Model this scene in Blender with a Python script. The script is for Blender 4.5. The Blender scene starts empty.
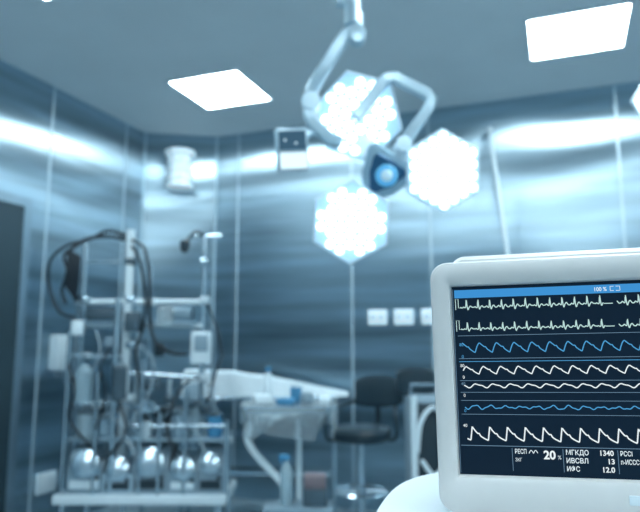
import bpy, bmesh, math, random
from mathutils import Vector, Matrix
random.seed(4)
S = bpy.context.scene
C = S.collection
S.view_settings.view_transform = 'Standard'
S.view_settings.look = 'None'
S.view_settings.exposure = 0.0
PI = math.pi
TH = math.radians(20.8); PITCH = math.radians(8.0); FPX = 635.0; EYE = 1.2; CEIL = 3.0
cT, sT = math.cos(TH), math.sin(TH)
cP, sP = math.cos(PITCH), math.sin(PITCH)

# ---------- coordinates: the c-frame is (right, forward, height) as seen from the standing point ----------
def c(u, v, F):
    xc = (u-320)/FPX; yc = (256-v)/FPX
    f = cP - yc*sP; up = sP + yc*cP
    s = F/f
    return Vector((xc*s, F, EYE + up*s))
def W(p):
    return Vector((p[0]*cT - p[1]*sT, p[0]*sT + p[1]*cT, p[2]))

# ---------- materials ----------
def mat(name, col, rough=.5, metal=0., emis=None, es=0., noise=0., nscale=8., bump=0., trans=0., alpha=1., spec=.5, coat=0.):
    m = bpy.data.materials.new(name); m.use_nodes = True
    nt = m.node_tree; b = nt.nodes['Principled BSDF']
    b.inputs['Base Color'].default_value = (*col, 1)
    b.inputs['Roughness'].default_value = rough
    b.inputs['Metallic'].default_value = metal
    b.inputs['Specular IOR Level'].default_value = spec
    b.inputs['Transmission Weight'].default_value = trans
    b.inputs['Alpha'].default_value = alpha
    b.inputs['Coat Weight'].default_value = coat
    if emis:
        b.inputs['Emission Color'].default_value = (*emis, 1)
        b.inputs['Emission Strength'].default_value = es
    if noise > 0 or bump > 0:
        tc = nt.nodes.new('ShaderNodeTexCoord'); n = nt.nodes.new('ShaderNodeTexNoise')
        n.inputs['Scale'].default_value = nscale; n.inputs['Detail'].default_value = 4
        nt.links.new(tc.outputs['Object'], n.inputs['Vector'])
        if noise > 0:
            r = nt.nodes.new('ShaderNodeValToRGB')
            r.color_ramp.elements[0].position = .3; r.color_ramp.elements[1].position = .7
            r.color_ramp.elements[0].color = (*[x*(1-noise) for x in col], 1)
            r.color_ramp.elements[1].color = (*[min(1, x*(1+noise)) for x in col], 1)
            nt.links.new(n.outputs['Fac'], r.inputs['Fac']); nt.links.new(r.outputs['Color'], b.inputs['Base Color'])
        if bump > 0:
            bp = nt.nodes.new('ShaderNodeBump'); bp.inputs['Strength'].default_value = bump; bp.inputs['Distance'].default_value = .01
            nt.links.new(n.outputs['Fac'], bp.inputs['Height']); nt.links.new(bp.outputs['Normal'], b.inputs['Normal'])
    return m

def brushed(name, tangent, col=(.365,.485,.56), rough=.30):
    """stainless sheet: vertical grain smears reflections sideways; faint streaks and gentle waviness"""
    m = bpy.data.materials.new(name); m.use_nodes = True
    nt = m.node_tree; b = nt.nodes['Principled BSDF']; N = nt.nodes.new; L = nt.links.new
    b.inputs['Metallic'].default_value = 1
    b.inputs['Anisotropic'].default_value = 1.0
    cb = N('ShaderNodeCombineXYZ')
    for i in range(3): cb.inputs[i].default_value = tangent[i]
    L(cb.outputs[0], b.inputs['Tangent'])
    g = N('ShaderNodeNewGeometry')
    mp = N('ShaderNodeMapping'); mp.inputs['Scale'].default_value = (.55,.55,7.5); L(g.outputs['Position'], mp.inputs['Vector'])
    n1 = N('ShaderNodeTexNoise'); n1.inputs['Scale'].default_value = 1.0; n1.inputs['Detail'].default_value = 6
    L(mp.outputs[0], n1.inputs['Vector'])
    r = N('ShaderNodeValToRGB'); r.color_ramp.elements[0].position = .32; r.color_ramp.elements[1].position = .68
    r.color_ramp.elements[0].color = (*[x*.68 for x in col], 1); r.color_ramp.elements[1].color = (*[x*1.36 for x in col], 1)
    L(n1.outputs['Fac'], r.inputs['Fac']); L(r.outputs['Color'], b.inputs['Base Color'])
    mr = N('ShaderNodeMapRange'); mr.inputs['To Min'].default_value = rough-.04; mr.inputs['To Max'].default_value = rough+.04
    L(n1.outputs['Fac'], mr.inputs['Value']); L(mr.outputs['Result'], b.inputs['Roughness'])
    n2 = N('ShaderNodeTexNoise'); n2.inputs['Scale'].default_value = .9; n2.inputs['Detail'].default_value = 0
    L(g.outputs['Position'], n2.inputs['Vector'])
    sb = N('ShaderNodeVectorMath'); sb.operation = 'SUBTRACT'; sb.inputs[1].default_value = (.5,.5,.5); L(n2.outputs['Color'], sb.inputs[0])
    sc = N('ShaderNodeVectorMath'); sc.operation = 'MULTIPLY'; sc.inputs[1].default_value = (.10,.10,.17); L(sb.outputs[0], sc.inputs[0])
    ad = N('ShaderNodeVectorMath'); ad.operation = 'ADD'; L(g.outputs['Normal'], ad.inputs[0]); L(sc.outputs[0], ad.inputs[1])
    nm = N('ShaderNodeVectorMath'); nm.operation = 'NORMALIZE'; L(ad.outputs[0], nm.inputs[0]); L(nm.outputs[0], b.inputs['Normal'])
    return m

M = {}
M['steel_back'] = brushed('brushed_steel_back', (1,0,0))
M['steel_left'] = brushed('brushed_steel_left', (0,1,0))
M['steel_corner'] = brushed('brushed_steel_corner', (.86,.51,0))
M['ceiling'] = mat('ceiling_paint', (.82,.86,.88), .65, noise=.03, nscale=2)
M['wall_paint'] = mat('wall_paint', (.46,.56,.62), .6, noise=.03, nscale=2)
M['wall_paint_dark'] = mat('wall_paint_dark', (.31,.40,.45), .6, noise=.03, nscale=2)
M['floor'] = mat('floor_epoxy', (.27,.36,.41), .3, noise=.08, nscale=3)
M['seam'] = mat('seam_metal', (.66,.78,.84), .35, .6)
M['doorm'] = mat('door_dark', (.038,.07,.09), .45, .2, noise=.1, nscale=2)
M['door_frame'] = mat('door_frame_steel', (.42,.54,.62), .35, .9, noise=.05)
M['panel_e'] = mat('light_diffuser', (.9,.95,1), .5, emis=(.79,.945,1), es=24.)
M['white_frame'] = mat('white_paint', (.75,.82,.86), .4, noise=.02)
M['casing'] = mat('monitor_casing', (.73,.725,.715), .42, noise=.03, nscale=20)
M['casing2'] = mat('monitor_rear_shell', (.84,.84,.835), .42, noise=.02, nscale=20)
M['chrome'] = mat('chrome_steel', (.64,.75,.82), .2, .95, noise=.05)
M['bar'] = mat('satin_metal', (.36,.47,.54), .3, .7, noise=.04)
M['white'] = mat('white_plastic', (.76,.86,.91), .4, noise=.03)
M['fitting'] = mat('glowing_white_fitting', (.80,.88,.92), .4, emis=(.6,.8,.9), es=.3, noise=.02)  # faint glow in the material whitens wall fitting, socket plates and buttons
M['lamp_body'] = mat('lamp_arm_enamel', (.50,.65,.74), .28, .3, noise=.03)
M['lamp_dark'] = mat('lamp_hub_shell', (.025,.11,.22), .3, .3, noise=.05)
M['lamp_mid'] = mat('lamp_hub_blue_grey', (.36,.54,.66), .3, .3, noise=.05)
M['lamp_back'] = mat('glowing_lamp_shell', (.62,.78,.87), .35, .0, emis=(.5,.75,.9), es=.18, noise=.03)  # slight glow added to brighten head shells, elbows, brackets and handle
M['blue_ring'] = mat('blue_ring', (.14,.44,.68), .3, emis=(.08,.40,.75), es=.35, noise=.05)
M['lens'] = mat('lamp_lens_plate', (.36,.56,.68), .3, emis=(.42,.72,.90), es=.60, noise=.02)
M['led'] = mat('led', (.9,.95,1), .3, emis=(.86,.965,1), es=3.2, noise=.01)
M['dark'] = mat('dark_plastic', (.018,.036,.05), .4, noise=.1)
M['dark2'] = mat('dark_grey', (.06,.10,.13), .4, noise=.1)
M['cable'] = mat('black_rubber', (.008,.018,.028), .5, noise=.1)
M['vinyl'] = mat('dark_vinyl', (.018,.04,.056), .35, noise=.1)
M['grey'] = mat('grey_plastic', (.27,.37,.44), .35, noise=.05)
M['blue'] = mat('blue_plastic', (.06,.26,.46), .4, noise=.05)
M['cloth'] = mat('white_cloth', (.74,.84,.89), .85, noise=.03, bump=.3, nscale=30)
M['film'] = mat('clear_film', (.90,.97,1.), .10, trans=.80, spec=1., noise=.03, bump=1., nscale=14)
M['glass'] = mat('clear_canister', (.66,.84,.92), .12, trans=.6, noise=.02)
M['tubing'] = mat('translucent_tubing', (.45,.58,.66), .25, trans=.4, noise=.02)
M['rust'] = mat('rusty_box', (.20,.16,.18), .6, noise=.1)
M['table'] = mat('trolley_white', (.87,.91,.93), .3, noise=.02, coat=.3)

def emat(name, col, s=1.):
    m = bpy.data.materials.new(name); m.use_nodes = True; nt = m.node_tree
    b = nt.nodes['Principled BSDF']; b.inputs['Base Color'].default_value = (0,0,0,1); b.inputs['Roughness'].default_value = .6
    b.inputs['Specular IOR Level'].default_value = 0
    rgb = nt.nodes.new('ShaderNodeRGB'); rgb.outputs[0].default_value = (*col, 1)
    nt.links.new(rgb.outputs[0], b.inputs['Emission Color']); b.inputs['Emission Strength'].default_value = s
    return m
M['scr_bg'] = mat('screen_dark', (.004,.009,.016), .35, emis=(.003,.010,.022), es=1., noise=.02, spec=.1)
M['scr_bar'] = emat('screen_blue_bar', (.05,.29,.66))
M['scr_white'] = emat('trace_white', (.82,.92,.95))
M['scr_cyan'] = emat('trace_pale', (.52,.76,.74))
M['scr_blue'] = emat('trace_blue', (.08,.36,.68))
M['scr_dim'] = emat('divider_dim', (.15,.27,.38))
M['scr_txt'] = emat('screen_text', (.78,.92,.98))
M['small_disp'] = emat('control_display', (.75,.94,1.), 1.2)
M['keypad'] = emat('control_upper_display', (.05,.12,.19), 1.)

# ---------- mesh builder ----------
def basis(n, up=Vector((0,0,1))):
    n = Vector(n).normalized()
    x = Vector(up).cross(n)
    if x.length < 1e-4: x = Vector((1,0,0)).cross(n)
    x.normalize(); y = n.cross(x).normalized()
    return x, y, n
class MB:
    def __init__(s): s.bm = bmesh.new()
    def box(s, ctr, size, rot=None, bev=0., seg=2):
        r = bmesh.ops.create_cube(s.bm, size=1.)
        vs = r['verts']
        for v in vs: v.co = Vector((v.co.x*size[0], v.co.y*size[1], v.co.z*size[2]))
        if bev > 0:
            es = list({e for v in vs for e in v.link_edges})
            rr = bmesh.ops.bevel(s.bm, geom=es, offset=bev, segments=seg, affect='EDGES', profile=.5)
            vs = list({v for f in rr['faces'] for v in f.verts} | {v for v in vs if v.is_valid})
        mt = Matrix.Translation(Vector(ctr)) @ (rot.to_4x4() if rot else Matrix.Identity(4))
        for v in vs: v.co = mt @ v.co
        return s
    def loops(s, loops, cap0=True, cap1=True):
        prev = None; first = None
        for lp in loops:
            cur = [s.bm.verts.new(Vector(p)) for p in lp]
            if prev:
                n = len(cur)
                for i in range(n):
                    try: s.bm.faces.new((prev[i], prev[(i+1)%n], cur[(i+1)%n], cur[i]))
                    except ValueError: pass
            else: first = cur
            prev = cur
        if cap0: s.bm.faces.new(list(reversed(first)))
        if cap1: s.bm.faces.new(prev)
        return s
    def lathe(s, prof, ctr, axis=(0,0,1), n=20, phase=0., up=Vector((0,1,0.01))):
        x, y, z = basis(axis, up); ctr = Vector(ctr); L = []
        for r, h in prof:
            r = max(r, 1e-4)
            L.append([ctr + z*h + x*(r*math.cos(phase+2*PI*i/n)) + y*(r*math.sin(phase+2*PI*i/n)) for i in range(n)])
        return s.loops(L)
    def cyl(s, a, b, r, r2=None, n=14):
        a = Vector(a); b = Vector(b); d = b-a
        return s.lathe([(r,0),(r2 if r2 else r, d.length)], a, d, n, up=Vector((.01,.02,1)) if abs(d.normalized().z) < .9 else Vector((0,1,0)))
    def tube(s, pts, r, n=10, smooth=True, sub=6):
        P = [Vector(p) for p in pts]
        if smooth and len(P) > 2:
            Q = []
            for i in range(len(P)-1):
                p0 = P[max(i-1,0)]; p1 = P[i]; p2 = P[i+1]; p3 = P[min(i+2,len(P)-1)]
                for k in range(sub):
                    t = k/sub
                    Q.append(.5*((2*p1)+(p2-p0)*t+(2*p0-5*p1+4*p2-p3)*t*t+(-p0+3*p1-3*p2+p3)*t**3))
            Q.append(P[-1]); P = Q
        t0 = (P[1]-P[0]).normalized()
        ref = Vector((0,0,1)) if abs(t0.z) < .9 else Vector((0,1,0))
        x = t0.cross(ref).normalized(); L = []
        for i, p in enumerate(P):
            t = (P[min(i+1,len(P)-1)]-P[max(i-1,0)]).normalized()
            x = (x - t*x.dot(t)).normalized(); y = t.cross(x)
            L.append([p + x*(r*math.cos(2*PI*k/n)) + y*(r*math.sin(2*PI*k/n)) for k in range(n)])
        return s.loops(L)
    def build(s, name, m, parent=None, org=(0,0,0), smooth=True):
        bmesh.ops.recalc_face_normals(s.bm, faces=s.bm.faces[:])
        o3 = Vector(org)
        for v in s.bm.verts: v.co -= o3
        me = bpy.data.meshes.new(name); s.bm.to_mesh(me); s.bm.free()
        me.materials.append(M[m] if isinstance(m, str) else m)
        if smooth:
            for p in me.polygons: p.use_smooth = True
            try: me.set_sharp_from_angle(angle=math.radians(35))
            except Exception: pass
        o = bpy.data.objects.new(name, me); C.objects.link(o)
        if parent: o.parent = parent
        return o
def tag(o, label=None, cat=None, group=None, kind=None):
    if label: o['label'] = label
    if cat: o['category'] = cat
    if group: o['group'] = group
    if kind: o['kind'] = kind
    return o
class Thing:           # an Empty at the thing's base; parts are given in the c-frame
    def __init__(s, name, org, label, cat, group=None):
        s.org = Vector(org); s.e = bpy.data.objects.new(name, None); C.objects.link(s.e)
        s.e.empty_display_size = .1
        s.e.location = W(org); s.e.rotation_euler = (0,0,TH); tag(s.e, label, cat, group)
    def part(s, mb, name, m, parent=None, label=None):
        o = mb.build(name, m, parent or s.e, s.org)
        if label: o['label'] = label
        return o
def single(mb, name, m, org, label, cat, group=None):
    o = mb.build(name, m, None, org); o.location = W(org); o.rotation_euler = (0,0,TH)
    return tag(o, label, cat, group)
def dup(root, loc, label=None, rotz=None):
    def cp(o, par):
        k = o.copy(); C.objects.link(k); k.parent = par
        for ch in [x for x in o.children]: cp(ch, k)
        return k
    r = cp(root, None); r.location = loc
    if rotz is not None: r.rotation_euler = (0,0,rotz)
    if label: r['label'] = label
    return r
def struct(mb, name, m): return tag(mb.build(name, m, smooth=False), kind='structure')

# ---------- the room (room axes = world axes) ----------
XL, XR, YB, YF = -3.26, 3.3, 4.68, -3.4
struct(MB().box(((XL+XR)/2,(YB+YF)/2,-.05),(XR-XL+.4,YB-YF+.4,.1)), 'floor', 'floor')
struct(MB().box(((XL+XR)/2,(YB+YF)/2,CEIL+.05),(XR-XL+.4,YB-YF+.4,.1)), 'ceiling', 'ceiling')
struct(MB().box(((-2.73+XR)/2,YB+.05,CEIL/2),(XR+2.73,.1,CEIL)), 'wall_back', 'steel_back')
struct(MB().box((XL-.05,(4.365+YF)/2,CEIL/2),(.1,4.365-YF,CEIL)), 'wall_left', 'steel_left')
struct(MB().box((XR+.05,(YB+YF)/2,CEIL/2),(.1,YB-YF,CEIL)), 'wall_right', 'wall_paint_dark')
struct(MB().box(((XL+XR)/2,YF-.05,CEIL/2),(XR-XL,.1,CEIL)), 'wall_front', 'wall_paint')
q = [(XL,4.365),(-2.73,YB),(-2.73,YB+.1),(XL-.1,YB+.1),(XL-.1,4.365)]
struct(MB().loops([[(x,y,0) for x,y in q],[(x,y,CEIL) for x,y in q]]), 'wall_corner', 'steel_corner')
ti = 1
for x in (-2.52,-1.51,-.89,.42,1.5,2.5):
    struct(MB().box((x,YB-.003,CEIL/2),(.016,.006,CEIL)), 'trim_%d'%ti, 'seam'); ti += 1
for y in (3.32,4.12,1.2,.2):
    struct(MB().box((XL+.003,y,CEIL/2),(.006,.016,CEIL)), 'trim_%d'%ti, 'seam'); ti += 1
struct(MB().box((XL+.008,4.365,CEIL/2),(.016,.016,CEIL)), 'trim_%d'%ti, 'seam'); ti += 1
struct(MB().box((-2.735,YB-.008,CEIL/2),(.016,.016,CEIL)), 'trim_%d'%ti, 'seam'); ti += 1
# door in the left wall
d = struct(MB().box((XL+.003,2.52,1.05),(.006,1.20,2.1)), 'door_1', 'doorm')
fr = MB(); fr.box((XL+.005,3.15,1.08),(.010,.06,2.16)); fr.box((XL+.005,1.89,1.08),(.010,.06,2.16)); fr.box((XL+.005,2.52,2.13),(.010,1.20,.06))
struct(fr, 'trim_%d'%ti, 'door_frame'); ti += 1

# ---------- ceiling lights ----------
def ceiling_light():
    e = bpy.data.objects.new('ceiling_light', None); C.objects.link(e); e.location = (-2.186,3.78,CEIL)
    tag(e, 'lit square ceiling panel nearest the chamfered steel corner', 'ceiling light', 'flush square ceiling light panels')
    s = .28; t = .02
    f = MB()
    for x, y, a, b in ((0,s-t/2,2*s,t),(0,-s+t/2,2*s,t),(s-t/2,0,t,2*s-2*t),(-s+t/2,0,t,2*s-2*t)): f.box((x,y,-.006),(a,b,.012))
    f.build('frame', 'white_frame', e, smooth=False)
    MB().box((0,0,-.004),(2*s-2*t,2*s-2*t,.008)).build('diffuser', 'panel_e', e, smooth=False)
    return e
cl = ceiling_light()
dup(cl, (.162,3.78,CEIL), 'lit square ceiling panel at the upper right, right of the surgical light arm')
dup(cl, (-2.186,2.13,CEIL), 'lit ceiling panel of which only a sliver shows at the top left edge')
for x in (-2.186,.162,2.5):
    for y in (3.78,2.13,.3,-1.5):
        if (x,y) in ((-2.186,3.78),(.162,3.78),(-2.186,2.13)): continue
        dup(cl, (x,y,CEIL), 'lit square ceiling panel beyond the edge of the photo')

# ---------- wall fittings ----------
def socket(u_, x, z, label):
    e = bpy.data.objects.new('wall_socket', None); C.objects.link(e); e.location = (x,YB,z)
    tag(e, label, 'socket', 'white wall sockets on the back wall')
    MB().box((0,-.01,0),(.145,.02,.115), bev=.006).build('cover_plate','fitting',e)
    for dx in (-.032,.032): MB().lathe([(.022,0),(.022,.003),(.018,.004)], (dx,-.02,0), (0,-1,0), 16).build('outlet','white',e)
    return e
sk = socket(0,-1.308,1.41,'white wall socket, leftmost of the row on the back wall')
dup(sk,(-1.105,YB,1.41),'white wall socket in the middle of the row of three')
dup(sk,(-.899,YB,1.41),'white wall socket nearest the monitor, partly behind its casing')
e = bpy.data.objects.new('wall_dispenser', None); C.objects.link(e); e.location = (XL,3.46,1.13)
tag(e, 'narrow white box on the left steel wall beside the door', 'dispenser')
MB().box((.045,0,.02),(.09,.11,.24), bev=.015).build('body','white',e)
MB().box((.045,0,-.12),(.05,.04,.04), bev=.008).build('nozzle','grey',e)
e = bpy.data.objects.new('low_wall_socket', None); C.objects.link(e); e.location = (XL,3.44,.30)
tag(e, 'white square socket low on the left wall near the machine base', 'socket')
MB().box((.015,0,0),(.03,.16,.13), bev=.008).build('cover_plate','white',e)
MB().lathe([(.03,0),(.03,.004)], (.03,0,0), (1,0,0), 16).build('outlet','white',e)
# ribbed white fitting on the chamfered corner
ce = (c(180,170,5.18)); t = Thing('wall_lamp', ce, 'white ribbed fitting high on the chamfered corner wall', 'wall lamp')
pr = [(.09,-.16),(.115,-.155),(.115,-.125),(.085,-.12),(.085,-.09),(.11,-.085),(.11,-.055),(.085,-.05),(.085,-.02),(.105,-.015),(.105,.015),(.085,.02),(.085,.05),(.105,.055),(.105,.085),(.09,.09),(.09,.115),(.125,.12),(.13,.16)]
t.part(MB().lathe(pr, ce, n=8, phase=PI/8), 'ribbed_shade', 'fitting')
t.part(MB().box(ce+Vector((0,.10,0)),(.08,.12,.10), bev=.01), 'bracket', 'grey')

# ---------- surgical light ----------
FL = 2.28
hub = c(384,174,FL)
t = Thing('surgical_light', Vector((c(352,15,FL).x,FL,CEIL)), 'three-headed surgical light with bright hexagonal LED heads on grey arms', 'surgical light')
post = c(350,-5,FL)
m_ = MB().lathe([(.11,0),(.11,-.02),(.06,-.07),(.035,-.08)], (post.x,FL,CEIL), (0,0,1), 24); t.part(m_, 'ceiling_mount', 'lamp_body')
t.part(MB().cyl((post.x,FL,CEIL-.05), c(350,8,FL), .026), 'post', 'lamp_body')
j = MB().lathe([(.025,-.05),(.034,-.045),(.034,.045),(.025,.05)], c(353,14,FL), (0,0,1)); j.cyl(c(336,3,FL), c(361,3,FL), .018)
j.cyl(c(357,14,FL), c(357,40,FL), .026); j.lathe([(.02,-.03),(.034,-.028),(.034,.028),(.02,.03)], c(357,36,FL), (0,1,0)); t.part(j, 'joint', 'lamp_body')
def flat_arm(pts, w, d):
    """angular arm of rectangular section, thickness w in the picture-facing direction, depth d"""
    P = [Vector(p) for p in pts]; L = []
    for i, p in enumerate(P):
        tn = (P[min(i+1,len(P)-1)]-P[max(i-1,0)]).normalized()
        sd = tn.cross(Vector((0,1,0))).normalized(); fw = sd.cross(tn).normalized()
        b = w*.16
        L.append([p+sd*x_+fw*y_ for x_, y_ in ((-w/2,-d/2+b),(-w/2+b,-d/2),(w/2-b,-d/2),(w/2,-d/2+b),(w/2,d/2-b),(w/2-b,d/2),(-w/2+b,d/2),(-w/2,d/2-b))])
    return MB().loops(L)
t.part(flat_arm([c(355,31,FL), c(345,36,FL), c(342,40,FL), c(315,84,FL+.01), c(312,90,FL+.02), c(309,116,FL+.02), c(312,123,FL+.02), c(328,138,FL+.05), c(338,142,FL+.08)], .046, .05), 'arm', 'lamp_body')
t.part(flat_arm([c(356,118,FL-.02), c(374,95,FL-.01), c(381,84,FL), c(387,79,FL), c(395,78,FL), c(427,95,FL-.02), c(431,100,FL-.03), c(429,107,FL-.03), c(409,136,FL-.02), c(400,150,FL-.01), c(396,168,FL)], .042, .04), 'yoke', 'lamp_body')
t.part(MB().lathe([(.02,-.034),(.035,-.032),(.035,.032),(.02,.034)], c(311,103,FL+.02), (0,1,0)), 'elbow', 'lamp_back')
t.part(MB().lathe([(.02,-.034),(.030,-.032),(.030,.032),(.02,.034)], c(403,146,FL-.01), (0,1,0)), 'elbow', 'lamp_back')
nrm = Vector((-.02,-1,-.22)).normalized()
heads = [(c(358,117,FL+.09), Vector((-.34,-1,-.38)), .182, PI/6+.15), (c(443,171,FL-.02), Vector((.10,-1,-.20)), .156, PI/6+.05), (c(351,222,FL-.02), Vector((-.05,-1,-.16)), .156, PI/6-.05)]
hb = MB()
xh, yh, nh = basis(nrm)
L_ = []
hdirs = []
for p, n, r, ph in heads:
    dv = p-hub; hdirs.append(math.atan2(dv.dot(yh), dv.dot(xh)))
def lobe(a_, base, ext):
    v_ = 0
    for h_ in hdirs:
        dd = (a_-h_+PI)%(2*PI)-PI; v_ = max(v_, math.exp(-(dd/.38)**2))
    return base+ext*v_
for sc_, hh_ in ((.6,-.06),(.92,-.05),(1.,-.02),(1.,.0),(.93,.012),(.85,.014)):
    L_.append([hub+xh*(lobe(2*PI*i/60,.082,.045)*sc_*math.cos(2*PI*i/60))+yh*(lobe(2*PI*i/60,.082,.045)*sc_*math.sin(2*PI*i/60))+nh*hh_ for i in range(60)])
hb.loops(L_)
hbo = t.part(hb, 'hub', 'lamp_mid')
for p, n, r, ph in heads:
    t.part(MB().cyl(hub+Vector((0,.03,0)), hub.lerp(p,.7)+Vector((0,.07,0)), .045, .032), 'head_bracket', 'lamp_back', hbo)
L_ = []
for rr_, hh_ in ((1.,.012),(1.,.022),(.9,.028)):
    L_.append([hub+xh*(lobe(2*PI*i/60,.056,.022)*rr_*math.cos(2*PI*i/60))+yh*(lobe(2*PI*i/60,.056,.022)*rr_*math.sin(2*PI*i/60))+nh*hh_ for i in range(60)])
t.part(MB().loops(L_), 'face_plate', 'lamp_dark', hbo)
hc = hub + xh*.006 - yh*.008
t.part(MB().lathe([(.030,.026),(.040,.030),(.041,.038),(.036,.044),(.024,.044)], hc, nrm, 28), 'ring', 'blue_ring', hbo)
t.part(MB().lathe([(.018,.03),(.022,.05),(.020,.075),(.014,.085),(.004,.088)], hc, nrm, 20), 'sterile_handle', 'lamp_back', hbo)
for hi, (p, n, r, ph) in enumerate(heads):
    x, y, n = basis(n)
    hs = MB(); hs.lathe([(r*.45,-.06),(r*.8,-.045),(r*.98,-.02),(r*1.0,0),(r*.97,.008),(r*.94,.008),(r*.92,.0)], p, n, 6, phase=ph, up=Vector((0,0,1)))
    ho = t.part(hs, 'lamp_head', 'lamp_back')
    t.part(MB().lathe([(r*.92,.001),(r*.92,.006)], p, n, 6, phase=ph, up=Vector((0,0,1))), 'lens_plate', 'lens', ho)
    sp = r*.268
    for qx in range(-3,4):
        for qy in range(-3,4):
            if abs(qx+qy) > 3: continue
            if hi != 1 and sorted((abs(qx),abs(qy),abs(qx+qy))) == [0,3,3]: continue
            o1 = sp*(qx+qy*.5); o2 = sp*qy*.866
            ox = o1*math.cos(ph)-o2*math.sin(ph); oy = o1*math.sin(ph)+o2*math.cos(ph)
            pt = p + x*ox + y*oy
            t.part(MB().lathe([(sp*.36,.006),(sp*.36,.012),(sp*.26,.018),(sp*.1,.020)], pt, n, 10), 'led_lens', 'led', ho)
# control panel
cp = c(292,150,FL-.03)
pan = MB(); ry = Matrix.Rotation(math.radians(14),3,'Z') @ Matrix.Rotation(math.radians(-6),3,'Y') @ Matrix.Rotation(math.radians(10),3,'X')
pan.box(cp,(.120,.026,.160),ry,bev=.006)
po = t.part(pan,'control_panel','lamp_body')
t.part(MB().box(cp+ry@Vector((.0,-.016,.034)),(.100,.008,.068),ry,bev=.002),'upper_display','keypad',po)
t.part(MB().box(cp+ry@Vector((.002,-.016,-.040)),(.102,.008,.058),ry,bev=.002),'display','small_disp',po)
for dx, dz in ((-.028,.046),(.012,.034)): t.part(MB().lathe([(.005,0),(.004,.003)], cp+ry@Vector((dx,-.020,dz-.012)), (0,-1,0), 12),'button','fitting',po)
t.part(MB().tube([c(300,140,FL+.0), c(308,134,FL+.02), c(318,132,FL+.04), c(326,136,FL+.05)], .016),'panel_bracket','lamp_body')

# second lamp, mostly past the right edge
p2 = c(668,100,2.6)
t = Thing('exam_light', Vector((p2.x,p2.y+.1,CEIL)), 'bright lamp head cut off by the right edge of the photo', 'surgical light')
n = Vector((-.1,-1,-.3)).normalized(); r = .15
ho = t.part(MB().lathe([(r*.45,-.06),(r*.8,-.045),(r*.98,-.02),(r,0),(r*.97,.006),(r*.92,.0)], p2, n, 6, up=Vector((0,0,1))), 'lamp_head','lamp_back')
t.part(MB().lathe([(r*.9,.001),(r*.9,.007)], p2, n, 6, up=Vector((0,0,1))),'lens_plate','led',ho)
t.part(MB().tube([(p2.x,p2.y+.05,p2.z),(p2.x+.05,p2.y+.12,p2.z+.1),(p2.x,p2.y+.1,CEIL-.2),(p2.x,p2.y+.1,CEIL)],.018),'arm','lamp_body')

# ---------- patient monitor ----------
yaw = math.radians(-15.1); roll = math.radians(1.0)
Rm = Matrix.Rotation(yaw,3,'Z') @ Matrix.Rotation(-roll,3,'Y')
ex, ey, ez = Rm.col[0].copy(), Rm.col[1].copy(), Rm.col[2].copy()
PL = c(455,380,.68)
def scr(u, v):
    d = c(u,v,1.) - Vector((0,0,EYE)); o = Vector((0,0,EYE))
    tt = (PL-o).dot(ey)/d.dot(ey); p = o + d*tt - PL
    return p.dot(ex), p.dot(ez)
xl = (scr(453,287)[0]+scr(458,474)[0])/2
zt = scr(454,287)[1]; zb = scr(458,474)[1]
SH = zt-zb; KX = (scr(640,380)[0]-xl)/187.; KZ = SH/187.; SW = 250*KX
org = PL + ex*(xl+SW/2) + ez*(zb)
mon = bpy.data.objects.new('patient_monitor', None); C.objects.link(mon)
bz_b = .037; bz_l = .0215; bz_t = .026
mbase = org - ez*bz_b
mon.location = W(mbase); mon.rotation_euler = (Matrix.Rotation(TH,3,'Z') @ Rm).to_euler()
tag(mon, 'grey-white patient monitor showing pulse waveforms in the right foreground', 'monitor')
def rr(x0,x1,z0,z1,r,y,n=7):
    out = []
    for cx, cz, a0 in ((x1-r,z1-r,0),(x0+r,z1-r,90),(x0+r,z0+r,180),(x1-r,z0+r,270)):
        for i in range(n):
            a = math.radians(a0+90*i/(n-1)); out.append((cx+r*math.cos(a), y, cz+r*math.sin(a)))
    return out
X0, X1 = -SW/2-bz_l, SW/2+bz_l+.012; Z0, Z1 = 0, bz_b+SH+bz_t
sx0, sx1, sz0, sz1 = -SW/2, SW/2, bz_b, bz_b+SH
k = MB(); k.loops([
 rr(X0+.006,X1-.006,Z0+.006,Z1-.006,.012,.040), rr(X0,X1,Z0,Z1,.018,.034), rr(X0,X1,Z0,Z1,.018,-.004), rr(X0+.0015,X1-.0015,Z0+.0015,Z1-.0015,.0165,-.0075),
 rr(X0+.005,X1-.005,Z0+.005,Z1-.005,.014,-.0095), rr(sx0-.006,sx1+.006,sz0-.006,sz1+.006,.004,-.0095), rr(sx0-.0015,sx1+.0015,sz0-.0015,sz1+.0015,.002,-.007), rr(sx0,sx1,sz0,sz1,.001,-.001), rr(sx0,sx1,sz0,sz1,.001,.006)])
bez = k.build('front_bezel','casing',mon)
k = MB(); k.loops([rr(X0+.022,X1-.02,Z0+.012,Z1+.008,.012,.040), rr(X0+.019,X1-.018,Z0+.01,Z1+.0125,.016,.046), rr(X0+.019,X1-.018,Z0+.01,Z1+.0125,.016,.085), rr(X0+.035,X1-.03,Z0+.02,Z1-.005,.02,.13), rr(X0+.05,X1-.05,Z0+.03,Z1-.03,.02,.14)])
k.build('rear_shell','casing2',mon)
MB().box((sx0+176*KX,-.0105,.020),(.020,.003,.009),bev=.001).build('button','white',mon)
MB().box((X1-.035,-.0105,.020),(.02,.003,.009),bev=.001).build('button','white',mon)
for px in (X0+.05, X1-.05): MB().lathe([(.014,0),(.016,.001),(.016,.006)],(px,.06,-.0035),(0,0,1),14).build('foot','dark2',mon)
k = MB(); k.box(((sx0+sx1)/2,0,(sz0+sz1)/2),(SW-.0006,.001,SH-.0006)); scn = k.build('screen','scr_bg',mon,smooth=False)
def sp_(x, y): return Vector((sx0+x*KX, 0, sz1-y*KZ))
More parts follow.
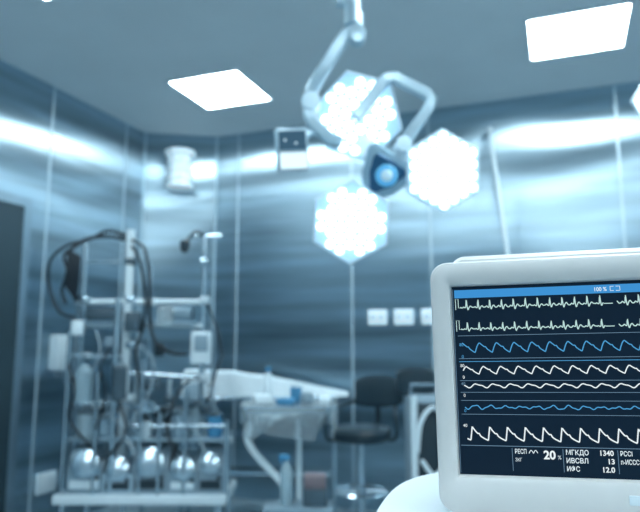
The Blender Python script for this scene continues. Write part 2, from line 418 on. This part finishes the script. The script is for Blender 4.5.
def ribbon(pts, w, name, m, yo=-.0012):
    bm = bmesh.new(); P = [sp_(*p) for p in pts]; pv = None
    for i, p in enumerate(P):
        tn = P[min(i+1,len(P)-1)]-P[max(i-1,0)]; tn.normalize(); nn = Vector((-tn.z,0,tn.x))*w/2
        a_ = bm.verts.new(p+nn+Vector((0,yo,0))); b_ = bm.verts.new(p-nn+Vector((0,yo,0)))
        if pv: bm.faces.new((pv[0],pv[1],b_,a_))
        pv = (a_,b_)
    me = bpy.data.meshes.new(name); bm.to_mesh(me); bm.free(); me.materials.append(M[m])
    o = bpy.data.objects.new(name, me); C.objects.link(o); o.parent = scn; return o
XE = 249
def wave(fn, y0, x0=9, x1=XE-2, st=.4):
    n_ = int((x1-x0)/st); return [(x0+i*st, y0-fn(x0+i*st)) for i in range(n_+1)]
def g(x, m, s): return math.exp(-((x-m)/s)**2)
def ecg(per, ph, A):
    def f(x):
        q = (x+ph) % per
        return A*(g(q,per*.5,.5) - .30*g(q,per*.5+1.5,.6) + .24*g(q,per*.5+4.2,1.2) + .14*g(q,per*.5-3.2,.9)) + .35*math.sin(x*.9)
    return f
def pulse(per, ph, A, sharp=.28):
    def f(x):
        q = ((x+ph) % per)/per
        b = q/sharp if q < sharp else 1-(q-sharp)/(1-sharp)
        b = math.sin(b*PI/2) if q < sharp else b**1.15
        return A*b + A*.12*g(q,.62,.05)
    return f
def saw(per, ph, A):
    def f(x):
        q = ((x+ph) % per)/per
        return A*(q/.12 if q < .12 else math.exp(-(q-.12)*1.9) - .15*(q-.12)) + A*.10*g(q,.5,.05)
    return f
w1 = .00100
for y0_, A_ in ((22,8.0),(44,7.0)):
    ribbon(wave(ecg(12.6,3,A_),y0_,x1=158), w1, 'waveform_trace','scr_cyan')
    ribbon([(158,y0_),(167,y0_)], w1*.8, 'waveform_trace','scr_cyan')
    ribbon(wave(ecg(12.6,3,A_),y0_,x0=171), w1, 'waveform_trace','scr_cyan')
ribbon(wave(pulse(18.4,14,9.5),67.5), w1*1.05, 'waveform_trace','scr_blue')
ribbon(wave(pulse(18.4,11,7.5),89), w1*1.1, 'waveform_trace','scr_white')
ribbon(wave(lambda x: 1.6*math.sin(x*2*PI/18.4)+.6*math.sin(x*2*PI/9.2+.5),100.5), w1*1.1, 'waveform_trace','scr_white')
ribbon(wave(lambda x: 1.9*math.sin(x*2*PI/16)*(.7+.3*math.sin(x*.07))+.5*math.sin(x*2*PI/7.1),121.5), w1*1., 'waveform_trace','scr_blue')
ribbon(wave(saw(18.4,5,14),154.5,x0=10), w1*1.3, 'waveform_trace','scr_white')
for y in (50.5,73.5,95.5,107,115,128.5): ribbon([(5,y),(XE-1,y)], .0005, 'divider_line','scr_dim')
ribbon([(5,76.5),(XE-1,76.5)], .0006, 'divider_line','scr_blue')
ribbon([(1.2,3),(1.2,185)], .0005, 'divider_line','scr_dim')
ribbon([(3,7.8),(XE-1,7.8)], .0086, 'header_bar','scr_bar', -.0009)
ribbon([(3,158.8),(XE-1,158.8)], .0006, 'divider_line','scr_dim')
for x in (56,107,160): ribbon([(x,160.5),(x,182)], .0005, 'divider_line','scr_dim')
for y in (19,41): 
    ribbon([(4,y+5),(4,y-6),(7,y-6),(7,y+3),(9.5,y+3)], .0007, 'calibration_mark','scr_cyan')
def text(st, x, y, h, m='scr_txt', bold=0.0, width=None):
    cu = bpy.data.curves.new('tmp','FONT'); cu.body = st; cu.size = 1.0; cu.resolution_u = 6; cu.offset = bold
    to = bpy.data.objects.new('tmp', cu); C.objects.link(to); bpy.context.view_layer.update()
    me = bpy.data.meshes.new_from_object(to.evaluated_get(bpy.context.evaluated_depsgraph_get()))
    bpy.data.objects.remove(to)
    p = sp_(x,y); sz = h*KZ*1.38
    xm = max(v.co.x for v in me.vertices); xs = (width*KX/xm) if width else .93*sz
    for v in me.vertices: v.co = Vector((p.x+v.co.x*xs, -.0014, p.z+v.co.y*sz))
    me.materials.clear(); me.materials.append(M[m])
    o = bpy.data.objects.new('screen_text', me); C.objects.link(o); o.parent = scn
b1 = .012
text('100 %', 149, 9.8, 4.0, 'scr_white', b1, 13)
ribbon([(169,5.6),(165.5,5.6),(165.5,9.8),(169,9.8)], .0006, 'battery_icon','scr_white',-.0013)
ribbon([(171,5.6),(175,5.6),(175,9.8),(171,9.8)], .0006, 'battery_icon','scr_white',-.0013)
for s_, y, m_ in (('80',61,'scr_blue'),('0',73,'scr_blue'),('80',82,'scr_white'),('0',93.5,'scr_white'),('40',100,'scr_dim'),('0',111.5,'scr_white'),('0',126.5,'scr_blue'),('40',141,'scr_white')):
    text(s_, 6 if len(s_) > 1 else 8, y, 3.2, m_, 0)
text('РЕСП', 58.5, 165.6, 4.4, 'scr_txt', b1, 12); text('ЗКГ', 58.5, 173, 3.4, 'scr_txt', 0, 7)
ribbon([(73+i*.4, 165.3-3.*abs(math.sin(i*.4*PI/4.5))) for i in range(23)], .0007,'breath_icon','scr_txt')
text('20', 87.5, 170.0, 8.0, 'scr_white', .03, 12); text('%', 101.5, 170.0, 3.6, 'scr_txt', 0, 3.5)
text('МГКДО', 109.5, 165.6, 4.7, 'scr_txt', b1, 22.5); text('ИВСВЛ', 109.5, 173.2, 4.7, 'scr_txt', b1, 21.5); text('ИФС', 109.5, 180.8, 4.7, 'scr_txt', b1, 13)
text('1340', 142, 165.6, 4.9, 'scr_white', .022, 14); text('13', 149.3, 173.2, 4.9, 'scr_white', .022, 7.); text('12.0', 143.5, 180.8, 4.9, 'scr_white', .022, 12.5)
text('РССI', 162, 165.6, 4.5, 'scr_txt', b1, 11.5); text('п-ИССС', 162, 173.2, 4.5, 'scr_txt', b1, 17.5)

# ---------- trolley under the monitor ----------
zt_ = mbase.z - .008
tp = [Vector((.055,.66)), Vector((.066,.74)), Vector((.10,.84)), Vector((.15,.905)), Vector((.24,.95)), Vector((.55,.95)), Vector((.66,.90)), Vector((.68,.80)), Vector((.68,.56)), Vector((.64,.50)), Vector((.12,.50)), Vector((.07,.54))]
def catm(P, sub=5):
    Q = []; n_ = len(P)
    for i in range(n_):
        p0,p1,p2,p3 = P[i-1],P[i],P[(i+1)%n_],P[(i+2)%n_]
        for k_ in range(sub):
            t_ = k_/sub; Q.append(.5*((2*p1)+(p2-p0)*t_+(2*p0-5*p1+4*p2-p3)*t_*t_+(-p0+3*p1-3*p2+p3)*t_**3))
    return Q
tq = catm(tp); cen = Vector((.37,.72))
def lp(sc, z): return [((cen.x+(p.x-cen.x)*sc), (cen.y+(p.y-cen.y)*sc), z) for p in tq]
t = Thing('monitor_trolley', (cen.x,cen.y,0), 'white rounded trolley top under the patient monitor', 'trolley')
t.part(MB().loops([lp(.94,zt_-.035), lp(1.,zt_-.028), lp(1.,zt_-.004), lp(.99,zt_+.0), lp(.975,zt_)]), 'tabletop', 'table')
t.part(MB().cyl((cen.x,cen.y,.10),(cen.x,cen.y,zt_-.035),.03), 'column', 'chrome')
bb = MB()
for i in range(5):
    a_ = 2*PI*i/5+.3; bb.tube([(cen.x,cen.y,.11),(cen.x+.15*math.cos(a_),cen.y+.15*math.sin(a_),.10),(cen.x+.29*math.cos(a_),cen.y+.29*math.sin(a_),.075)],.02)
t.part(bb,'base','white')
for i in range(5):
    a_ = 2*PI*i/5+.3; x_, y_ = cen.x+.29*math.cos(a_), cen.y+.29*math.sin(a_)
    t.part(MB().lathe([(.012,-.012),(.033,-.012),(.035,-.008),(.035,.008),(.033,.012),(.012,.012)],(x_,y_,.035),(1,0,0),18),'caster','dark2')

# ---------- perfusion machine on the left ----------
F0 = 4.10
org = Vector((c(150,490,F0).x, F0, 0))
t = Thing('heart_lung_machine', org, 'tall wheeled pump machine with steel poles, roller pumps and black cables', 'medical machine')
def rail(u0, v0, u1, v1, F, r, m='chrome'): t.part(MB().cyl(c(u0,v0,F), c(u1,v1,F), r),'cross_rail',m)
zb_ = c(100,491,F0).z
xa, xb = c(68,490,F0).x, c(232,490,F0).x
b_ = MB()
for f_ in (F0-.22, F0+.20): b_.box(((xa+xb)/2, f_, zb_),(xb-xa,.045,.055),bev=.008)
for x_ in (xa+.02,(xa+xb)/2,xb-.02): b_.box((x_,F0-.01,zb_),(.04,.42,.045),bev=.008)
t.part(b_,'base_frame','white')
t.part(MB().box(((xa+xb)/2,F0-.01,zb_+.03),(xb-xa-.05,.40,.012),bev=.004),'base_plate','bar')
for x_ in (xa+.05, (xa+xb)/2-.1, xb-.05):
    for f_ in (F0-.22, F0+.20):
        k = MB(); rw = .055
        k.lathe([(.02,-.018),(rw-.004,-.018),(rw,-.012),(rw,.012),(rw-.004,.018),(.02,.018)],(x_,f_,rw),(1,.2,0),20)
        co = t.part(k,'caster','dark2')
        t.part(MB().cyl((x_,f_,rw+.03),(x_,f_,zb_-.02),.018),'fork','chrome',co)
for u_, vt, f_, r_, m_ in ((86,238,F0+.12,.020,'chrome'),(131,230,F0-.05,.028,'white'),(205,236,F0+.1,.018,'chrome'),(152,262,F0+.15,.012,'chrome'),(70,330,F0-.15,.013,'chrome'),(227,420,F0-.2,.015,'chrome'),(118,300,F0-.2,.017,'chrome'),(98,372,F0-.22,.011,'chrome'),(186,388,F0-.22,.011,'chrome'),(170,372,F0+.1,.013,'white'),(214,330,F0+.16,.012,'bar'),(143,360,F0-.22,.010,'chrome'),(78,300,F0+.05,.010,'bar'),(160,412,F0-.23,.009,'chrome'),(108,395,F0-.1,.010,'bar')):
    tp_ = c(u_,vt,f_); t.part(MB().cyl((tp_.x,f_,zb_+.02),tp_,r_),'pole',m_)
rail(76,302,204,302,F0-.02,.018,'white'); rail(78,326,202,326,F0-.02,.014,'white'); rail(66,356,120,356,F0-.1,.012)
rail(84,238,134,236,F0+.03,.013); rail(86,262,132,262,F0+.03,.009); rail(190,236,222,236,F0+.1,.012); rail(118,372,206,378,F0-.05,.012); rail(70,404,130,404,F0-.15,.011); rail(131,426,228,426,F0-.16,.010)
xs0, xs1 = c(80,300,F0).x, c(198,300,F0).x
t.part(MB().box(((xs0+xs1)/2,F0+.05,c(100,324,F0).z),(xs1-xs0,.26,.02),bev=.004),'shelf','bar')
t.part(MB().box(c(104,314,F0+.02),(.20,.14,.07),bev=.008),'control_box','dark2')
t.part(MB().box(c(180,313,F0+.06),(.16,.14,.08),bev=.008),'control_box','bar')
pm = t.part(MB().box(c(201,348,F0-.12),(.12,.06,.20),bev=.012),'display_unit','white')
t.part(MB().box(c(201,343,F0-.155),(.085,.008,.10),bev=.003),'display','grey',pm)
for u_, v_, df, sz_, m_ in ((133,322,-.12,(.09,.08,.12),'dark2'),(78,328,-.17,(.07,.06,.09),'white'),(150,384,-.14,(.10,.07,.07),'dark2'),(104,420,.05,(.16,.10,.16),'dark2'),(170,418,.08,(.20,.10,.14),'dark'),(112,342,-.12,(.08,.06,.06),'grey'),(192,392,-.16,(.08,.06,.10),'grey'),(160,350,-.05,(.06,.06,.08),'dark')):
    t.part(MB().box(c(u_,v_,F0+df),sz_,bev=.01),'clamp_box',m_)
for u_, v_ in ((86,300),(131,262),(131,300),(205,300),(86,356),(131,398),(205,262),(118,356),(131,440),(131,345),(118,404),(205,378),(152,302),(70,380),(186,426),(227,440),(170,400),(98,404),(143,412),(86,440),(205,410)):
    t.part(MB().box(c(u_,v_,F0-.04),(.055,.08,.045),bev=.008),'pole_clamp', ('dark2','white','chrome')[(u_+v_)%3])
t.part(MB().tube([c(205,236,F0+.1),c(196,232,F0+.05),c(188,240,F0),c(185,250,F0-.03)],.014),'sensor_arm','dark2')
t.part(MB().lathe([(.012,-.05),(.03,-.03),(.034,.02),(.02,.035)],c(185,245,F0-.02),(0,0,1)),'sensor_head','dark')
xm0, xm1 = c(74,400,F0-.1).x, c(226,400,F0-.1).x
zd = c(100,438,F0-.1).z
t.part(MB().box(((xm0+xm1)/2,F0,zd),(xm1-xm0,.40,.018),bev=.006),'deck','bar')
t.part(MB().tube([c(131,408,F0-.1),c(150,404,F0-.15),c(157,410,F0-.2)],.012),'tray_arm','chrome')
t.part(MB().lathe([(.06,-.01),(.07,0),(.07,.012),(.066,.012),(.066,.002),(.01,.0)],c(146,410,F0-.2)),'tray','chrome')
zp0 = zb_+.037
for i, (u_, wd, hgt) in enumerate(((92,.21,.24),(124,.17,.19),(155,.21,.25),(187,.17,.20),(214,.15,.24))):
    cx_ = c(u_,462,F0-.08).x; f0_, f1_ = F0-.20, F0+.08
    prof = [(f0_,zp0),(f1_,zp0),(f1_,zp0+hgt),(f0_+.10,zp0+hgt),(f0_+.02,zp0+hgt*.62),(f0_,zp0+hgt*.55)]
    k = MB().loops([[(cx_-wd/2,y_,z_) for y_,z_ in prof],[(cx_+wd/2,y_,z_) for y_,z_ in prof]])
    pu = t.part(k,'roller_pump',('bar','chrome','grey','bar','grey')[i])
    t.part(MB().lathe([(wd*.36,0),(wd*.40,.006),(wd*.40,.03),(wd*.34,.035),(.01,.036)],(cx_,f0_+.015,zp0+hgt*.66),(0,-1,.28),24),'pump_head','chrome',pu)
    t.part(MB().box((cx_,f0_-.004,zp0+hgt*.18),(wd*.8,.01,hgt*.2),bev=.003),'control_strip',('white','dark','dark','white','dark')[i],pu)
    t.part(MB().lathe([(.013,0),(.013,.02),(.009,.024)],(cx_+wd*.34,f0_+.01,zp0+hgt*.34),(0,-1,0),12),'knob','dark',pu)
zc = zd+.009
for u_, f_, r_, h_, m_ in ((86,F0-.15,.055,.17,'glass'),(104,F0-.1,.045,.13,'chrome'),(178,F0-.12,.05,.16,'chrome'),(215,F0-.12,.045,.15,'blue'),(196,F0-.02,.05,.20,'glass'),(158,F0-.06,.04,.10,'grey'),(118,F0-.0,.04,.12,'dark2'),(146,F0-.15,.03,.12,'white')):
    x_ = c(u_,430,f_).x
    ca = t.part(MB().lathe([(r_*.8,0),(r_,.01),(r_,h_*.85),(r_*.7,h_*.95),(r_*.4,h_)],(x_,f_,zc)),'canister',m_)
    t.part(MB().lathe([(r_*1.05,h_*.84),(r_*1.05,h_*.92),(r_*.5,h_*1.0),(r_*.45,h_*1.08)],(x_,f_,zc)),'canister_lid','dark2' if m_!='dark2' else 'blue',ca)
rp = c(84,385,F0-.12)
t.part(MB().lathe([(.03,-.12),(.05,-.10),(.055,.08),(.04,.10),(.015,.13)],rp),'reservoir','glass')
t.part(MB().lathe([(.035,-.10),(.045,-.09),(.045,.09),(.03,.11)],c(119,383,F0-.24)),'oxygenator','dark2')
def cab(pts, r, name='cable', m='cable'):
    t.part(MB().tube([c(*p) for p in pts], r, 8), name, m)
cab([(128,236,F0),(108,231,F0),(88,240,F0),(66,246,F0-.05),(50,262,F0-.05),(50,290,F0-.05),(60,312,F0-.05),(76,318,F0-.02)],.010)
cab([(126,240,F0),(104,236,F0),(80,242,F0-.05),(70,254,F0-.08),(72,276,F0-.08),(76,292,F0-.1)],.010)
cab([(90,238,F0),(76,246,F0-.08),(64,256,F0-.1),(68,272,F0-.12),(62,290,F0-.1),(66,304,F0-.1)],.011)
cab([(132,240,F0-.08),(145,250,F0-.1),(150,285,F0-.1),(150,320,F0-.1),(156,342,F0-.12),(172,353,F0-.12),(188,354,F0-.12)],.010)
cab([(132,246,F0-.08),(140,262,F0-.1),(146,300,F0-.1),(142,330,F0-.1),(136,352,F0-.1),(140,390,F0-.12)],.009)
cab([(205,300,F0+.05),(214,320,F0),(222,352,F0-.05),(216,372,F0-.1),(208,400,F0-.12)],.007)
cab([(68,360,F0-.15),(74,390,F0-.18),(70,420,F0-.2),(90,446,F0-.22)],.008)
cab([(119,400,F0-.24),(126,430,F0-.28),(112,452,F0-.3),(100,460,F0-.28)],.008)
cab([(190,380,F0-.1),(176,396,F0-.2),(168,430,F0-.24),(176,458,F0-.26)],.008)
cab([(112,346,F0-.15),(100,366,F0-.2),(106,392,F0-.2),(96,430,F0-.24)],.007)
for pts in ([(84,404,F0-.14),(92,420,F0-.2),(112,416,F0-.25),(135,455,F0-.3)], [(158,425,F0-.1),(172,410,F0-.15),(190,420,F0-.2),(206,455,F0-.3)], [(196,405,F0),(204,380,F0-.1),(214,400,F0-.15),(215,420,F0-.14)], [(96,330,F0-.15),(100,350,F0-.2),(92,372,F0-.2),(84,376,F0-.15)], [(140,345,F0-.2),(154,365,F0-.2),(146,400,F0-.25),(124,430,F0-.27)]):
    cab(pts,.006,'tubing','tubing')
hk = MB()
for i in range(5): 
    p = c(69+i*2.6, 250+i*1.5, F0-.1); hk.tube([p, p+Vector((.005,-.01,-.10)), p+Vector((-.01,0,-.2-.02*i)), p+Vector((.01,0,-.25))],.011,8)
t.part(hk,'cable_bundle','cable')
t.part(MB().box(c(165,316,F0-.12),(.10,.03,.12),bev=.012),'fluid_bag','film')

# ---------- instrument table with white drape behind ----------
F1 = 4.64
zt1 = c(270,395,F1).z; x0, x1 = c(184,390,F1).x, c(338,390,F1).x
t = Thing('instrument_table', ((x0+x1)/2,F1,0), 'long steel instrument table standing behind the pump machine and mayo stand', 'table')
t.part(MB().box(((x0+x1)/2,F1,zt1-.012),(x1-x0,.30,.024),bev=.008),'tabletop','chrome')
for x_ in (x0+.03,x1-.03):
    for f_ in (F1-.12,F1+.12): t.part(MB().cyl((x_,f_,0),(x_,f_,zt1-.024),.014),'leg','chrome')
t.part(MB().box(((x0+x1)/2,F1,.32),(x1-x0-.06,.24,.015),bev=.004),'shelf','chrome')
cv = []
N_ = 40
for s_ in range(N_+1):
    q_ = s_/N_; xx = (x0+.01)*(1-q_) + (x1+.07)*q_
    hh = .17 if q_ < .32 else .17-.148*((q_-.32)/.68)
    hh *= (1+.035*math.sin(q_*11+1)+.02*math.sin(q_*29)); dd = .13-.02*q_; wv = .010*math.sin(q_*47+2*math.sin(q_*9))
    cv.append([(xx,F1-dd-.012+wv,zt1+.001),(xx,F1-dd*.97+wv*.5,zt1+hh*.55),(xx,F1-dd*.82,zt1+hh*.93),(xx,F1-dd*.3,zt1+hh*(1.0+.04*math.sin(q_*15+1))),(xx,F1+dd*.5,zt1+hh*1.02),(xx,F1+dd*.9,zt1+hh*.9),(xx,F1+dd,zt1+.001)])
k = MB().loops(cv)
single(k,'draped_sheet','cloth',(c(280,390,F1).x,F1,zt1),'white cloth drape sloping down to the right on the rear table','cloth')

# ---------- mayo stand with clear film ----------
F2 = 3.75
zt2 = c(290,406,F2).z; mx = c(290,404,F2).x; hw = c(336,404,F2).x - mx
t = Thing('mayo_stand',(mx,F2,0),'wheeled mayo stand with steel tray wrapped in clear film','instrument stand')
k = MB()
def rq(w, d, r, z): return [(mx+p[0],F2+p[2],z) for p in rr(-w,w,-d,d,r,0)]
k.loops([rq(hw-.02,.17,.03,zt2-.02), rq(hw,.19,.035,zt2+.008), rq(hw,.19,.035,zt2+.012), rq(hw-.01,.18,.03,zt2+.010), rq(hw-.025,.165,.03,zt2-.012)])
t.part(k,'tray','chrome')
k = MB()
base_w, base_d = hw+.012, .20
L_ = []
n_ = 140
for lv in range(12):
    q_ = lv/11; ring = []
    for i in range(n_):
        a_ = 2*PI*i/n_; ca_, sa_ = math.cos(a_), math.sin(a_)
        px_ = math.copysign(abs(ca_)**.35,ca_)*base_w; py_ = math.copysign(abs(sa_)**.35,sa_)*base_d
        wob = 1+q_*(.04*math.sin(a_*9+1+q_*2)+.035*math.sin(a_*23+q_*3)+.02*math.sin(a_*41)) - q_*.08
        ring.append((mx+px_*wob, F2+py_*wob, zt2+.016 - q_*(.12+.06*math.sin(a_*3+.6)+.04*math.sin(a_*8))))
    L_.append(ring)
k.loops(L_, cap0=True, cap1=False)
t.part(k,'clear_cover','film')
k = MB().tube([c(252,412,F2+.05),c(247,436,F2+.05),c(254,452,F2+.03),c(268,468,F2),c(282,484,F2-.02),c(286,505,F2-.02),(c(286,505,F2).x,F2-.02,.09)],.021,12)
t.part(k,'curved_post','white')
xb0, xb1 = c(262,500,F2).x, c(326,500,F2).x
k = MB(); k.box(((xb0+xb1)/2,F2-.16,.08),(xb1-xb0+.1,.04,.03),bev=.008); k.box(((xb0+xb1)/2,F2+.16,.08),(xb1-xb0+.1,.04,.03),bev=.008); k.box((xb0,F2,.08),(.04,.32,.03),bev=.008)
t.part(k,'base','chrome')
for x_ in (xb0-.03,xb1+.03):
    for f_ in (F2-.16,F2+.16): t.part(MB().lathe([(.01,-.012),(.03,-.012),(.032,0),(.03,.012),(.01,.012)],(x_,f_,.032),(1,0,0),16),'caster','dark2')
t.part(MB().cyl(c(299,415,F2+.1),(c(299,415,F2+.1).x,F2+.1,.09),.017),'rear_post','white')
def pack(u, v, F, size, m, name, label, cat, z, rz=0.):
    x_ = c(u,v,F).x; k_ = MB().box((x_,F,z+size[2]/2),size,rot=Matrix.Rotation(rz,3,'Z'),bev=min(size)*.25)
    return single(k_,name,m,(x_,F,z),label,cat)
pack(262,397,F2-.06,(.10,.12,.055),'white','gauze_pack','white pack on the left of the film-wrapped tray','pack',zt2+.017,.3)
pack(286,398,F2-.09,(.09,.10,.035),'blue','wrapped_pack','blue wrapped pack in the middle of the film-wrapped tray','pack',zt2+.017,-.25)
pack(307,398,F2-.02,(.07,.11,.065),'grey','steel_box','small grey box right of the blue pack on the wrapped tray','box',zt2+.017,.15)
pack(325,398,F2-.04,(.06,.10,.04),'white','tool_case','small white case at the right end of the film-wrapped tray','case',zt2+.017)
x_ = c(268,385,F2+.08).x
tt = Thing('saline_bottle',(x_,F2+.08,zt2+.017),'white capped bottle standing at the back of the wrapped tray','bottle')
tt.part(MB().lathe([(.026,0),(.03,.006),(.03,.14),(.014,.165),(.014,.18)],(x_,F2+.08,zt2+.017)),'body','white')
tt.part(MB().lathe([(.017,.175),(.017,.20),(.014,.203)],(x_,F2+.08,zt2+.017)),'cap','blue')
x_ = c(296,385,F2+.1).x
tt = Thing('solution_jar',(x_,F2+.1,zt2+.017),'short blue jar with white lid at the back of the wrapped tray','jar')
tt.part(MB().lathe([(.03,0),(.035,.006),(.035,.08),(.03,.09)],(x_,F2+.1,zt2+.017)),'body','blue')
tt.part(MB().lathe([(.036,.085),(.036,.11),(.03,.113)],(x_,F2+.1,zt2+.017)),'lid','white')

# ---------- bottles low down ----------
F3 = 3.32
zs = c(287,504,F3).z
x0, x1 = c(264,506,F3).x, c(333,506,F3).x
t = Thing('step_stool',((x0+x1)/2,F3,0),'low steel platform holding a spray bottle in front of the mayo stand','step stool')
t.part(MB().box(((x0+x1)/2,F3,zs-.012),(x1-x0,.20,.024),bev=.006),'top','bar')
for x_ in (x0+.02,x1-.02):
    for f_ in (F3-.08,F3+.08): t.part(MB().cyl((x_,f_,0),(x_,f_,zs-.024),.01),'leg','chrome')
x_ = c(286,500,F3).x; hh = .25
tt = Thing('spray_bottle',(x_,F3,zs),'pale spray bottle with blue trigger on the low platform','bottle')
tt.part(MB().lathe([(.026,0),(.031,.008),(.031,hh*.55),(.026,hh*.68),(.012,hh*.78),(.012,hh*.84)],(x_,F3,zs)),'body','glass')
k_ = MB().box((x_-.012,F3,zs+hh*.9),(.055,.022,.028),bev=.006); k_.cyl((x_-.03,F3,zs+hh*.88),(x_-.02,F3,zs+hh*.76),.005)
tt.part(k_,'trigger','blue')
x_ = c(315,500,F3).x
tt = Thing('instrument_box',(x_,F3,zs),'rust-brown topped box beside the spray bottle on the low platform','box')
tt.part(MB().box((x_,F3,zs+.04),(.12,.12,.08),bev=.006),'body','dark2'); tt.part(MB().box((x_,F3,zs+.112),(.11,.11,.062),bev=.006),'upper_case','rust')

# ---------- stools ----------
def stool(u, vb, F, label, cat, vs=433, seatw=.19, back=(.31,.21), bo=(17,0)):
    x_ = c(u,vs,F).x; zs_ = c(u,vs,F).z
    t = Thing('operator_stool',(x_,F,0),label,cat)
    t.part(MB().lathe([(.05,-.045),(seatw-.02,-.045),(seatw,-.025),(seatw+.005,.01),(seatw-.01,.035),(seatw-.05,.045),(.01,.04)],(x_,F,zs_),(0,0,1),28),'seat','vinyl')
    t.part(MB().cyl((x_,F,.14),(x_,F,zs_-.03),.026),'gas_lift','chrome')
    t.part(MB().lathe([(.165,-.008),(.175,0),(.165,.008),(.158,0)],(x_,F,.30),(0,0,1),28).cyl((x_-.165,F,.30),(x_+.165,F,.30),.007),'foot_ring','chrome')
    bb_ = MB()
    for i in range(5):
        a_ = 2*PI*i/5+.5; bb_.tube([(x_,F,.15),(x_+.13*math.cos(a_),F+.13*math.sin(a_),.125),(x_+.23*math.cos(a_),F+.23*math.sin(a_),.075)],.018)
    t.part(bb_,'star_base','chrome')
    for i in range(5):
        a_ = 2*PI*i/5+.5; t.part(MB().lathe([(.01,-.014),(.028,-.014),(.03,0),(.028,.014),(.01,.014)],(x_+.23*math.cos(a_),F+.23*math.sin(a_),.031),(math.sin(a_),-math.cos(a_)*1.,0),16),'caster','dark')
    bc = c(u+bo[0],vb,F+.12)
    L_ = []
    for i in range(9):
        q_ = -1+2*i/8; xx = bc.x+q_*back[0]/2; hz = back[1]/2*(1-.3*abs(q_)**3); yy = bc.y-.05*q_*q_
        L_.append([(xx,yy-.022,bc.z-hz*.85),(xx,yy-.035,bc.z),(xx,yy-.022,bc.z+hz*.85),(xx,yy,bc.z+hz),(xx,yy+.025,bc.z+hz*.85),(xx,yy+.025,bc.z-hz*.85),(xx,yy,bc.z-hz)])
    t.part(MB().loops(L_),'backrest','vinyl')
    t.part(MB().tube([(x_,F,zs_-.05),(x_+.08,F+.12,zs_-.05),(bc.x,bc.y+.06,zs_+.04),(bc.x,bc.y+.04,bc.z-.02)],.016),'back_bracket','dark')
    for s_ in (-1,1):
        t.part(MB().tube([(x_+s_*.13,F-.02,zs_-.035),(x_+s_*.215,F-.02,zs_-.03),(x_+s_*.22,F-.02,zs_+.10),(x_+s_*.22,F+.06,zs_+.12),(bc.x+s_*.12,bc.y+.0,bc.z-.05)],.011),'armrest','dark')
    return t
stool(361,391,4.12,'dark padded stool with curved backrest left of the white cart','stool')

# ---------- white cart near the monitor ----------
F4 = 3.75
ctr = c(425,440,F4)
t = Thing('equipment_cart',(ctr.x,F4,0),'grey-white upright equipment cart with a dark front and pale hose loop left of the monitor','cart')
zt4 = c(425,394,F4).z
t.part(MB().box((ctr.x,F4,(zt4+.12)/2),(.20,.30,zt4-.12),bev=.03,seg=3),'body','grey')
t.part(MB().box((ctr.x+.015,F4-.152,(zt4+.2)/2+.04),(.15,.01,zt4-.36),bev=.004),'front_panel','dark')
k = MB().tube([(ctr.x-.07,F4-.17,zt4-.30),(ctr.x-.05,F4-.18,zt4-.14),(ctr.x+.02,F4-.18,zt4-.06),(ctr.x+.08,F4-.18,zt4-.14),(ctr.x+.08,F4-.18,zt4-.32),(ctr.x+.02,F4-.18,zt4-.42),(ctr.x-.05,F4-.18,zt4-.34)],.013)
t.part(k,'hose','white')
t.part(MB().cyl((ctr.x-.085,F4-.16,.2),(ctr.x-.085,F4-.16,zt4),.018),'side_rail','white')
k = MB().tube([(ctr.x-.09,F4-.1,zt4-.02),(ctr.x-.09,F4-.1,zt4+.06),(ctr.x+.09,F4-.1,zt4+.06),(ctr.x+.09,F4-.1,zt4-.02)],.01,smooth=False)
t.part(k,'push_handle','chrome')
L_ = []
for i in range(9):
    q_ = -1+2*i/8; xx = ctr.x-.04+q_*.11; hz = .085*(1-.3*abs(q_)**3)
    L_.append([(xx,F4+.03,zt4+.07-hz*.85),(xx,F4+.02,zt4+.07),(xx,F4+.03,zt4+.07+hz*.85),(xx,F4+.05,zt4+.07+hz),(xx,F4+.07,zt4+.07+hz*.85),(xx,F4+.07,zt4+.0),(xx,F4+.05,zt4+.07-hz)])
t.part(MB().loops(L_),'stool_backrest','vinyl')  # stands in for the backrest of a second stool
for x_ in (ctr.x-.07,ctr.x+.07):
    for f_ in (F4-.11,F4+.11):
        co = t.part(MB().lathe([(.01,-.014),(.038,-.014),(.04,0),(.038,.014),(.01,.014)],(x_,f_,.041),(1,0,0),16),'caster','dark')
        t.part(MB().cyl((x_,f_,.05),(x_,f_,.125),.012),'fork','chrome',co)

# ---------- pole leaning on the wall ----------
a_ = c(490,131,4.46); b_ = c(508,258,4.22); d_ = (b_-a_); b2 = a_ + d_*((a_.z-.012)/(-d_.z))
t = Thing('leaning_pole',(b2.x,b2.y,0),'slim chrome pole leaning against the back wall behind the monitor','pole')
t.part(MB().cyl(b2,a_,.014),'tube','white'); t.part(MB().lathe([(.014,-.03),(.02,-.02),(.02,.02),(.014,.03)],a_,(a_-b2)),'end_cap','white')

# ---------- camera ----------
cd = bpy.data.cameras.new('camera'); cam = bpy.data.objects.new('camera', cd); C.objects.link(cam)
cam.location = (0,0,EYE); cam.rotation_euler = (PI/2+PITCH,0,TH)
cd.sensor_width = 36; cd.lens = FPX/640*36; cd.clip_start = .02
cd.dof.use_dof = True; cd.dof.focus_distance = .645; cd.dof.aperture_fstop = 5.2
S.camera = cam
w = bpy.data.worlds.new('world'); S.world = w; w.use_nodes = True
w.node_tree.nodes['Background'].inputs[0].default_value = (.3,.5,.6,1); w.node_tree.nodes['Background'].inputs[1].default_value = .3
